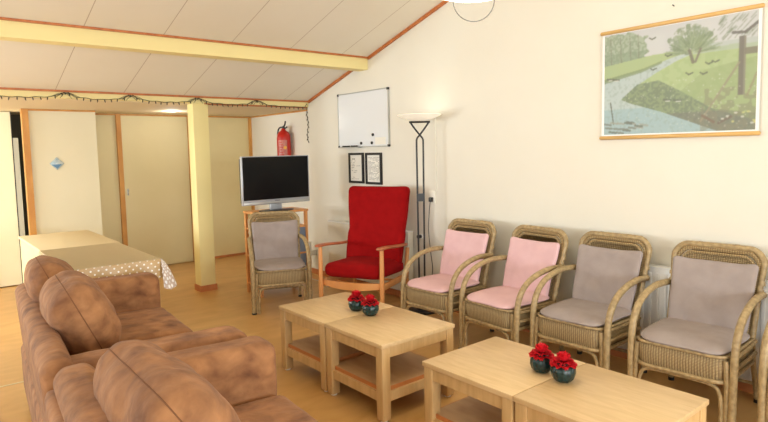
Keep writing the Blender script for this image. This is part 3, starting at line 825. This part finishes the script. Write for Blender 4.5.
# ------------------------------------------------------------------ landscape wall chart
def paint():
    W, Hh = 280, 196
    u, v = np.meshgrid((np.arange(W)+.5)/W, (np.arange(Hh)+.5)/Hh)       # v down
    rs = np.random.RandomState(4)
    def vnoise(s, seed):
        r = np.random.RandomState(seed); g = r.rand(int(s*1.0)+3, int(s*1.5)+3)
        x = u*s*1.4; y = v*s; xi = x.astype(int); yi = y.astype(int); fx = x-xi; fy = y-yi
        fx = fx*fx*(3-2*fx); fy = fy*fy*(3-2*fy)
        return (g[yi, xi]*(1-fx)+g[yi, xi+1]*fx)*(1-fy)+(g[yi+1, xi]*(1-fx)+g[yi+1, xi+1]*fx)*fy
    img = np.zeros((Hh, W, 3))
    def blend(mask, c, a=1.0):
        m = (mask*a)[..., None] if mask.dtype == bool else (np.clip(mask, 0, 1)*a)[..., None]
        img[:] = img*(1-m)+np.array(c, float)*m
    def poly(pts):
        inside = np.zeros(u.shape, bool); n = len(pts); j = n-1
        for i in range(n):
            xi, yi = pts[i]; xj, yj = pts[j]
            c = ((yi > v) != (yj > v)) & (u < (xj-xi)*(v-yi)/(yj-yi+1e-9)+xi); inside ^= c; j = i
        return inside
    def seg(p, q, w):
        A = 1.43; px, py = u*A, v; ax, ay = p[0]*A, p[1]; bx_, by = q[0]*A, q[1]
        dx, dy = bx_-ax, by-ay; t = np.clip(((px-ax)*dx+(py-ay)*dy)/(dx*dx+dy*dy+1e-9), 0, 1)
        return np.hypot(px-ax-t*dx, py-ay-t*dy) < w
    n1, n2, n3 = vnoise(9, 1), vnoise(28, 2), vnoise(60, 3)
    img[:] = np.array((208, 210, 214)); blend(n1, (222, 225, 222), .5)
    blend(v > .27-.02*n1, (176, 196, 138)); blend((n2 > .5) & (v > .27), (160, 184, 122), .5)
    blend((v > .22) & (v < .30) & (u > .62), (178, 192, 184), .6)
    # left wood
    t = (u < .31+.05*(n2-.5)) & (v < .33-.1*np.abs(u-.1)+.03*n3) & (v > .03+.5*np.clip(u-.2, 0, 1)*1.2-.05*n2)
    blend(t, (170, 184, 160)); blend(t & (n3 > .5), (138, 156, 128), .7); blend(t & (v > .2), (126, 148, 116), .55)
    for x in (.045, .12, .19, .25): blend(seg((x, .04), (x+.01, .31), .004), (120, 118, 100), .6)
    blend(poly([(0, .31), (.33, .26), (.6, .24), (.6, .29), (.36, .37), (0, .45)]), (172, 192, 136)); 
    # stream
    st = poly([(.60, .27), (.46, .315), (.28, .395), (0, .465), (0, 1), (.78, 1), (.6, .90), (.42, .80), (.2, .70), (.13, .655), (.25, .53), (.38, .43), (.52, .34), (.62, .295)])
    blend(st, (190, 206, 204)); blend(st & (v > .75), (158, 190, 196), .8); blend(st & (n3 > .68), (150, 170, 160), .4)
    bank = poly([(.13, .655), (.25, .52), (.40, .50), (.55, .62), (.75, .80), (1, .86), (1, 1), (.78, 1), (.6, .90), (.42, .80), (.2, .70)])
    blend(bank, (122, 140, 104), .75); blend(bank & (n3 > .5), (104, 118, 96), .6); blend(bank & (v > .82), (112, 110, 104), .6)
    blend(poly([(0, .44), (.3, .37), (.42, .32), (.42, .345), (.28, .41), (0, .485)]), (120, 140, 98), .7)
    blend(poly([(.7, .45), (1, .38), (1, .92), (.75, .80), (.55, .62)]), (142, 162, 108), .5)
    blend((u > .68) & (v > .62) & (n2 > .45), (132, 128, 104), .5)
    # willow
    crown = ((u-.60)/.135)**2+((v-.16)/.135)**2 < .75+.5*n2
    blend(crown & (n3 > .32), (148, 162, 134), .75); blend(crown & (n2 > .55), (122, 140, 110), .6)
    for k in range(170):
        a = rs.uniform(-PI*1.02, .02*PI); L = rs.uniform(.10, .20)*(1.0 if abs(a+PI/2) > .5 else .9)
        x, y = .615+rs.uniform(-.03, .03), .29; q = (x+L*math.cos(a)*.85, y-.01+L*math.sin(a)*1.15)
        c = [(112, 132, 98), (140, 158, 118), (150, 166, 134)][k % 3]
        p = (x+.4*(q[0]-x), y+.4*(q[1]-y)); blend(seg(p, q, .0045), c, .6)
    blend(seg((.625, .37), (.60, .26), .014), (112, 108, 92), .9); blend(seg((.64, .37), (.67, .26), .010), (120, 112, 98), .9)
    # fence post, rails, stays, roof piece
    for k in range(60):
        x = rs.uniform(.8, 1.0); y = rs.uniform(0, .17); blend(seg((x, y), (x-.03, y+.045), .003), (128, 140, 118), .7)
    blend(seg((.86, .16), (.93, .17), .012), (104, 100, 94), .9); blend(seg((.93, .17), (1, .10), .012), (104, 100, 94), .9)
    blend((u > .895) & (u < .935) & (v > .2) & (v < .70), (110, 104, 94), .92); blend((u > .925) & (u < .935) & (v > .2) & (v < .7), (150, 144, 126), .6)
    blend((u > .93) & (v > .30) & (v < .355), (118, 112, 98), .85)
    blend(seg((.90, .42), (.68, .91), .009), (150, 142, 116), .9); blend(seg((1, .52), (.95, .70), .008), (150, 138, 106), .8)
    blend(seg((.69, .86), (.76, .92), .012), (122, 98, 78), .8); blend(seg((.79, .93), (.86, .88), .012), (110, 92, 76), .7)
    # reeds and stones lower left
    blend(seg((.05, .68), (.075, .90), .006), (88, 92, 78), .9)
    for k in range(16):
        x, y = rs.uniform(0, .28), rs.uniform(.88, .99); blend(seg((x, y), (x+.05, y+.01), .010), [(120, 124, 112), (160, 162, 146), (96, 104, 92)][k % 3], .8)
    # birds, flowers
    for x, y in ((.60, .47), (.69, .48), (.72, .395), (.76, .385), (.35, .10), (.46, .28), (.36, .39)):
        blend(seg((x-.018, y-.01), (x, y+.008), .005), (84, 90, 74), .9); blend(seg((x, y+.008), (x+.024, y-.005), .006), (84, 90, 74), .9)
    for x, y in ((.46, .69), (.53, .70), (.045, .44), (.09, .45)):
        blend(seg((x-.022, y), (x+.022, y+.01), .010), (96, 104, 86), .9); blend(seg((x-.01, y+.012), (x+.02, y+.016), .005), (226, 226, 214), .9)
    for k in range(150):
        x, y = rs.uniform(.15, 1), rs.uniform(.5, .98); blend(seg((x, y), (x+.003, y), .0035), (222, 224, 206), .7)
    for k in range(10):
        x, y = rs.uniform(.8, 1), rs.uniform(.84, .97); blend(seg((x, y), (x+.008, y), .008), (214, 212, 130) if k % 2 else (226, 226, 214), .8)
    for _ in range(2):
        p = np.pad(img, ((1, 1), (1, 1), (0, 0)), 'edge'); img = (p[:-2, 1:-1]+p[2:, 1:-1]+p[1:-1, :-2]+p[1:-1, 2:]+2*p[1:-1, 1:-1])/6
    img = (img*.93)*.82+np.array((186, 190, 186))*.18
    return np.clip(img, 0, 255), W, Hh
def chart():
    img, W, Hh = paint()
    y0, y1, z0, z1 = 2.204, 1.254, 1.578, 2.262        # printed area on the wall (left .. right)
    t = thing('wall_chart', 'rolled school wall chart of a stream and willow landscape between two wooden rods', 'wall chart', (XW-.012, 1.733, 1.92))
    cy, czz = 1.733, 1.92
    obj('paper_sheet', bx(-.001, .0005, 1.236-cy, 2.222-cy, 1.556-czz, 2.275-czz), M['white'], t, smooth=False)
    vs = np.zeros(((W+1)*(Hh+1), 3)); gx, gy = np.meshgrid(np.arange(W+1)/W, np.arange(Hh+1)/Hh)
    vs[:, 0] = -.0016; vs[:, 1] = (y0+(y1-y0)*gx-cy).ravel(); vs[:, 2] = (z1+(z0-z1)*gy-czz).ravel()
    idx = (np.arange(Hh)[:, None]*(W+1)+np.arange(W)[None, :]).ravel()
    faces = np.stack([idx, idx+W+1, idx+W+2, idx+1], 1)
    me = bpy.data.meshes.new('printed_landscape'); me.from_pydata(vs.tolist(), [], faces.tolist())
    ca = me.color_attributes.new('print', 'FLOAT_COLOR', 'CORNER')
    c = img.reshape(-1, 3)/255; c = np.where(c <= .04045, c/12.92, ((c+.055)/1.055)**2.4)
    c = np.repeat(np.concatenate([c, np.ones((len(c), 1))], 1), 4, axis=0)
    ca.data.foreach_set('color', c.astype(np.float32).ravel())
    m = bpy.data.materials.new('printed_landscape'); m.use_nodes = True; nt = m.node_tree
    at = nt.nodes.new('ShaderNodeVertexColor'); at.layer_name = 'print'
    nt.links.new(at.outputs[0], nt.nodes['Principled BSDF'].inputs['Base Color']); nt.nodes['Principled BSDF'].inputs['Roughness'].default_value = .5
    me.materials.append(m); o = bpy.data.objects.new('printed_landscape', me); COL.objects.link(o); o.parent = t
    for z in (2.279, 1.556):
        r = obj('rod', tube(nbm(), [(-.004, 1.226-cy, z-czz), (-.004, 1.232-cy, z-czz), (-.004, 2.228-cy, z-czz), (-.004, 2.234-cy, z-czz)], [.008, .013, .013, .008], 12), M['rod'], t)
    obj('hanging_cord', tube(nbm(), [(.006, 2.05-cy, 2.291-czz), (.006, 1.74-cy, 2.378-czz), (.006, 1.42-cy, 2.291-czz)], .0006, 5), M['offwhite'], t)
    k = obj('nail', tube(nbm(), [(XW, 1.74, 2.378), (XW-.02, 1.74, 2.382)], .0035, 8), M['black']); box_ = k
    tag(k, 'small dark nail in the wall above the wall chart', 'nail')
chart()

# ------------------------------------------------------------------ floor lamp
fl = thing('floor_lamp', 'tall black floor lamp with white glass bowl behind the pink cushioned armchair', 'floor lamp', (3.64, 3.90, 0))
obj('base', lathe(nbm(), [(.135, 0), (.14, .008), (.135, .018), (.06, .028), (.04, .05), (.02, .055)], seg=36), M['black'], fl)
vx, vy = math.cos(R(-39.45)), math.sin(R(-39.45))     # rods stand side by side
for s in (-1, 1):
    P = [(s*.024, .03), (s*.027, .6), (s*.029, 1.2), (s*.030, 1.54), (s*.026, 1.60), (0, 1.635), (-s*.05, 1.70), (-s*.083, 1.75)]
    obj('pole', tube(nbm(), smooth_path([(a*vx, a*vy, z) for a, z in P], 5), .0085, 10), M['black'], fl)
obj('shade_ring', tube(nbm(), [(-.095*vx, -.095*vy, 1.752), (.095*vx, .095*vy, 1.752)], .009, 8), M['black'], fl)
obj('switch_box', bx(-.035, .035, -.014, .014, 1.03, 1.10, M4=Matrix.Rotation(R(-39.45), 4, 'Z')), M['blackplastic'], fl, smooth=False)
prof = [(.05, 1.762), (.09, 1.768), (.14, 1.786), (.20, 1.815), (.198, 1.819), (.13, 1.796), (.08, 1.78), (.03, 1.774)]
sh = obj('lamp_shade', lathe(nbm(), prof, seg=40), M['glass'], fl)
point('floor_lamp_light', (3.62, 3.90, 1.90), .35, .1)

# ------------------------------------------------------------------ pendant lamp
PX, PY = 2.13, 1.895
pd = thing('pendant_lamp', 'lit white glass pendant lamp with wire loop at the top edge of the photo', 'pendant lamp', (PX, PY, 2.20))
prof = [(.03, .012), (.14, .022), (.24, .055), (.29, .10), (.285, .13), (.20, .19), (.05, .24), (.02, .24)]
obj('lamp_shade', lathe(nbm(), prof, seg=40), M['glasslamp'], pd)
a = R(-39.45)
obj('wire_loop', tube(nbm(), [(.097*math.cos(t)*math.cos(a), .097*math.cos(t)*math.sin(a), .018-.02+.098*math.sin(t)) for t in [PI*k/24+PI for k in range(25)]], .0022, 6), M['black'], pd)
obj('cord', cyl(nbm(), (0, 0, .24), (0, 0, cz(PY)-2.20-.02), .004), M['offwhite'], pd)
obj('ceiling_cup', cyl(nbm(), (0, 0, cz(PY)-2.20-.05), (0, 0, cz(PY)-2.20), .05, 20), M['offwhite'], pd)
point('pendant_light', (PX, PY, 2.09), 9, .15)

# ------------------------------------------------------------------ radiators, sockets, cables
def radiator(label, y0, y1, z0, z1, ribs=True):
    t = thing('radiator', label, 'radiator', (XW-.055, (y0+y1)/2, 0), 0, 'white panel radiators')
    h = (y1-y0)/2
    bm = nbm(); box(bm, -.035, .035, -h, h, z0, z1, bev=.006); n = int(2*h/.05) if ribs else 0
    for k in range(n):
        y = -h+.03+(2*h-.06)*k/(n-1); box(bm, -.043, -.034, y-.011, y+.011, z0+.03, z1-.035, bev=.003, seg=1)
    obj('panel', bm, M['white'] if ribs else M['offwhite'], t)
    obj('top_grille', bx(-.038, .038, -h, h, z1-.006, z1+.004, bev=.002), M['white'], t)
    for s in (-1, 1): obj('bracket', bx(.03, .052, s*h*.7-.02, s*h*.7+.02, z0+.1, z1-.1), M['white'], t, smooth=False)
    obj('pipe', cyl(nbm(), (.0, h-.05, 0), (.0, h-.05, z0+.01), .01), M['white'], t)
    return t
radiator('white ribbed radiator behind the grey cushioned armchairs', -.3, 1.90, .08, .70)
radiator('low smooth off white radiator behind the red armchair', 4.22, 5.62, .10, .70, False)
o = thing('radiator_valve', 'black round thermostat knob on the wall beside the floor lamp', 'thermostat knob', (XW, 4.12, .66))
obj('knob', cyl(nbm(), (-.05, 0, 0), (-.015, 0, 0), .018, 16), M['black'], o); obj('collar', cyl(nbm(), (-.015, 0, 0), (0, 0, 0), .024, 16), M['white'], o)
o = thing('wall_socket', 'white wall socket above the first pink chair with a black plug', 'socket', (XW, 3.955, 1.05))
obj('socket_plate', bx(-.012, 0, -.04, .04, -.06, .06, bev=.004), M['offwhite'], o)
o = thing('plug_and_cable', 'black plug in the wall socket with its cable hanging down by the floor lamp', 'plug', (XW-.012, 3.955, 1.03))
obj('plug', bx(-.035, 0, -.015, .015, -.022, .022, bev=.006), M['blackplastic'], o)
obj('cable', tube(nbm(), smooth_path([(-.025, 0, -.02), (-.03, .01, -.12), (-.022, .03, -.3), (-.028, .0, -.5), (-.02, -.015, -.68), (-.03, .02, -.85), (-.06, .0, -1.02)], 8), .0035, 6), M['blackplastic'], o)
struct('trim_18', bx(XW-.012, XW, 3.90, 3.915, 1.11, 1.82), M['wall'], smooth=False)
o = thing('power_strip', 'white power strip with black plugs low on the wall beside the red armchair', 'power strip', (XW-.1, 6.03, .27))
obj('strip_body', bx(-.02, .02, -.035, .035, -.13, .15, bev=.006), M['offwhite'], o)
for z in (.07, -.0): obj('plug', bx(-.055, -.02, -.02, .02, z-.02, z+.02, bev=.005), M['blackplastic'], o)
obj('cable', tube(nbm(), smooth_path([(-.05, .0, -.02), (-.09, .01, -.10), (-.06, .0, -.2), (-.1, -.12, -.262), (-.12, -.4, -.265), (-.2, -.7, -.265)], 8), .004, 6), M['tubewhite'], o)
obj('wall_mount', bx(.02, .1, -.015, .015, -.03, .03), M['offwhite'], o, smooth=False)
o = obj('cable', tube(nbm(), smooth_path([(3.50, 4.30, .006), (3.40, 4.10, .006), (3.48, 3.95, .01), (3.40, 3.86, .02), (3.34, 3.97, .03), (3.42, 4.05, .03), (3.46, 3.90, .04), (3.36, 3.84, .03), (3.32, 4.02, .01), (3.42, 4.2, .006)], 8), .0045, 6), M['tubewhite'])
tag(o, 'tangled white cable on the floor between red armchair and first pink armchair', 'cable')
o = thing('power_adapter', 'small white adapter lying on the floor behind the red armchair leg', 'adapter', (3.42, 4.25, 0), .4)
obj('adapter_body', bx(-.03, .03, -.045, .045, 0, .035, bev=.006), M['white'], o); obj('adapter_pin', cyl(nbm(), (0, .045, .018), (0, .062, .018), .004), M['alu'], o)

# ------------------------------------------------------------------ fridge in the niche, tile, spot, string lights, mat
o = thing('refrigerator', 'tall white refrigerator glimpsed in the gap beside the left door', 'refrigerator', (.90, 8.34, 0))
obj('refrigerator_body', bx(-.33, .165, -.24, .24, .02, 1.74, bev=.01), M['white'], o)
fd = obj('refrigerator_door', bx(-.33, .165, -.28, -.245, .05, 1.74, bev=.008), M['white'], o)
obj('handle', bx(-.30, -.28, -.31, -.28, .9, 1.2, bev=.004), M['alu'], fd)
o = thing('diamond_tile', 'small blue and white diamond shaped tile hanging on the cream panel', 'wall tile', (1.350, 7.499, 1.43))
obj('tile', bx(-.052, .052, -.008, 0, -.052, .052, bev=.002, M4=Matrix.Rotation(PI/4, 4, 'Y')), M['tile'], o)
bm = nbm(); vs = [bm.verts.new(p) for p in ((-.055, -.0087, -.01), (.05, -.0087, -.006), (.0, -.0087, -.058))]; bm.faces.new(vs)
obj('blue_glaze', bm, M['tileblue'], o, smooth=False)
o = thing('ceiling_spotlight', 'small lit spotlight in the low ceiling beside the post', 'spotlight', (2.62, 7.3, 2.042))
obj('spot_ring', lathe(nbm(), [(.045, -.012), (.045, 0), (.03, 0), (.03, -.012)], seg=24), M['alu'], o)
obj('spot_lens', cyl(nbm(), (0, 0, -.008), (0, 0, -.002), .03, 20), M['spot'], o)
point('spotlight_light', (2.62, 7.3, 1.98), 6, .06)

def string_lights():
    t = thing('string_lights', 'dark string of little fairy lights draped along the low beam and down the corner', 'string lights', (0, 6.09, 0))
    P = []; bumps = (1.205, 1.785, 2.465, 3.155)
    x = .35
    while x < 3.80:
        d = min(bumps, key=lambda b: abs(b-x)); k = x-d
        seglen = .33
        base = 2.062-.020*(min(abs(k)/seglen, 1))
        hump = .040*math.exp(-(k/.07)**2)
        P.append((x, -.006+.003*math.sin(x*31), base+hump+.003*math.sin(x*47))); x += .012
    # over the corner down the wall
    P2 = [(3.80, -.006, 2.06), (3.825, -.0, 2.085), (3.835, .02, 2.04)] + [(3.838, .02+.012*math.sin(z*23), z) for z in np.arange(2.0, 1.64, -.03)]
    bm = nbm(); tube(bm, P, .003, 6); tube(bm, smooth_path(P[-1:]+P2, 3), .003, 6)
    for b in bumps:      # bundled loops at each hook
        for q in range(3):
            w_ = .05+.035*q; z0 = 2.056+.006*q
            tube(bm, smooth_path([(b-w_, -.012, z0-.012), (b-w_*.5, -.014, z0+.018), (b, -.014, z0+.034-.004*q), (b+w_*.5, -.014, z0+.016), (b+w_, -.012, z0-.012)], 4), .0018, 6)
        cyl(bm, (b, -.012, 2.085), (b, .01, 2.085), .004)
    obj('cable', bm, M['wire'], t)
    def bulb(p, dx):
        bm = nbm(); tube(bm, [(0, 0, 0), (dx*.3, 0, -.009), (dx*.6, -.002, -.018), (dx, -.003, -.030)], [.0035, .0055, .006, .002], 6)
        o = obj('bulb', bm, M['bulb'], t); o.location = p
    n = 0; r_ = random.Random(5)
    for i in range(4, len(P)-3, 5):
        if n < 66: bulb(P[i], r_.uniform(-.008, .008)); n += 1
    for k, p in enumerate(P2[3:]):
        bulb(p, (-1)**k*.014); n += 1
string_lights()
o = obj('doormat', bx(-.45, .30, 3.30, 4.02, 0, .010, bev=.003), M['mat']); tag(o, 'grey green mat on the floor at the left edge of the photo', 'mat')
obj('mat_border', bx(.30, .318, 3.29, 4.03, 0, .011), M['black'], o, smooth=False)

# ------------------------------------------------------------------ camera and view
F, CX, CY = 582, 384.5, 200.
yaw, pit, rol = R(39.45), R(4.85), R(-1.2)
f = Vector((math.sin(yaw)*math.cos(pit), math.cos(yaw)*math.cos(pit), -math.sin(pit)))
rt = Vector((math.cos(yaw), -math.sin(yaw), 0)); up = rt.cross(f)
r2 = rt*math.cos(rol)+up*math.sin(rol); u2 = -rt*math.sin(rol)+up*math.cos(rol)
cd = bpy.data.cameras.new('camera'); cam = bpy.data.objects.new('camera', cd); COL.objects.link(cam)
mm = Matrix((r2, u2, -f)).transposed().to_4x4(); mm.translation = (0, 0, 1.5); cam.matrix_world = mm
cd.sensor_width = 36; cd.lens = F/768*36; cd.clip_start = .02
cd.shift_x = -(CX-384)/768; cd.shift_y = (CY-211)/768
SC.camera = cam
SC.view_settings.view_transform = 'Standard'; SC.view_settings.look = 'None'
SC.view_settings.exposure = -0.09; SC.view_settings.gamma = 1
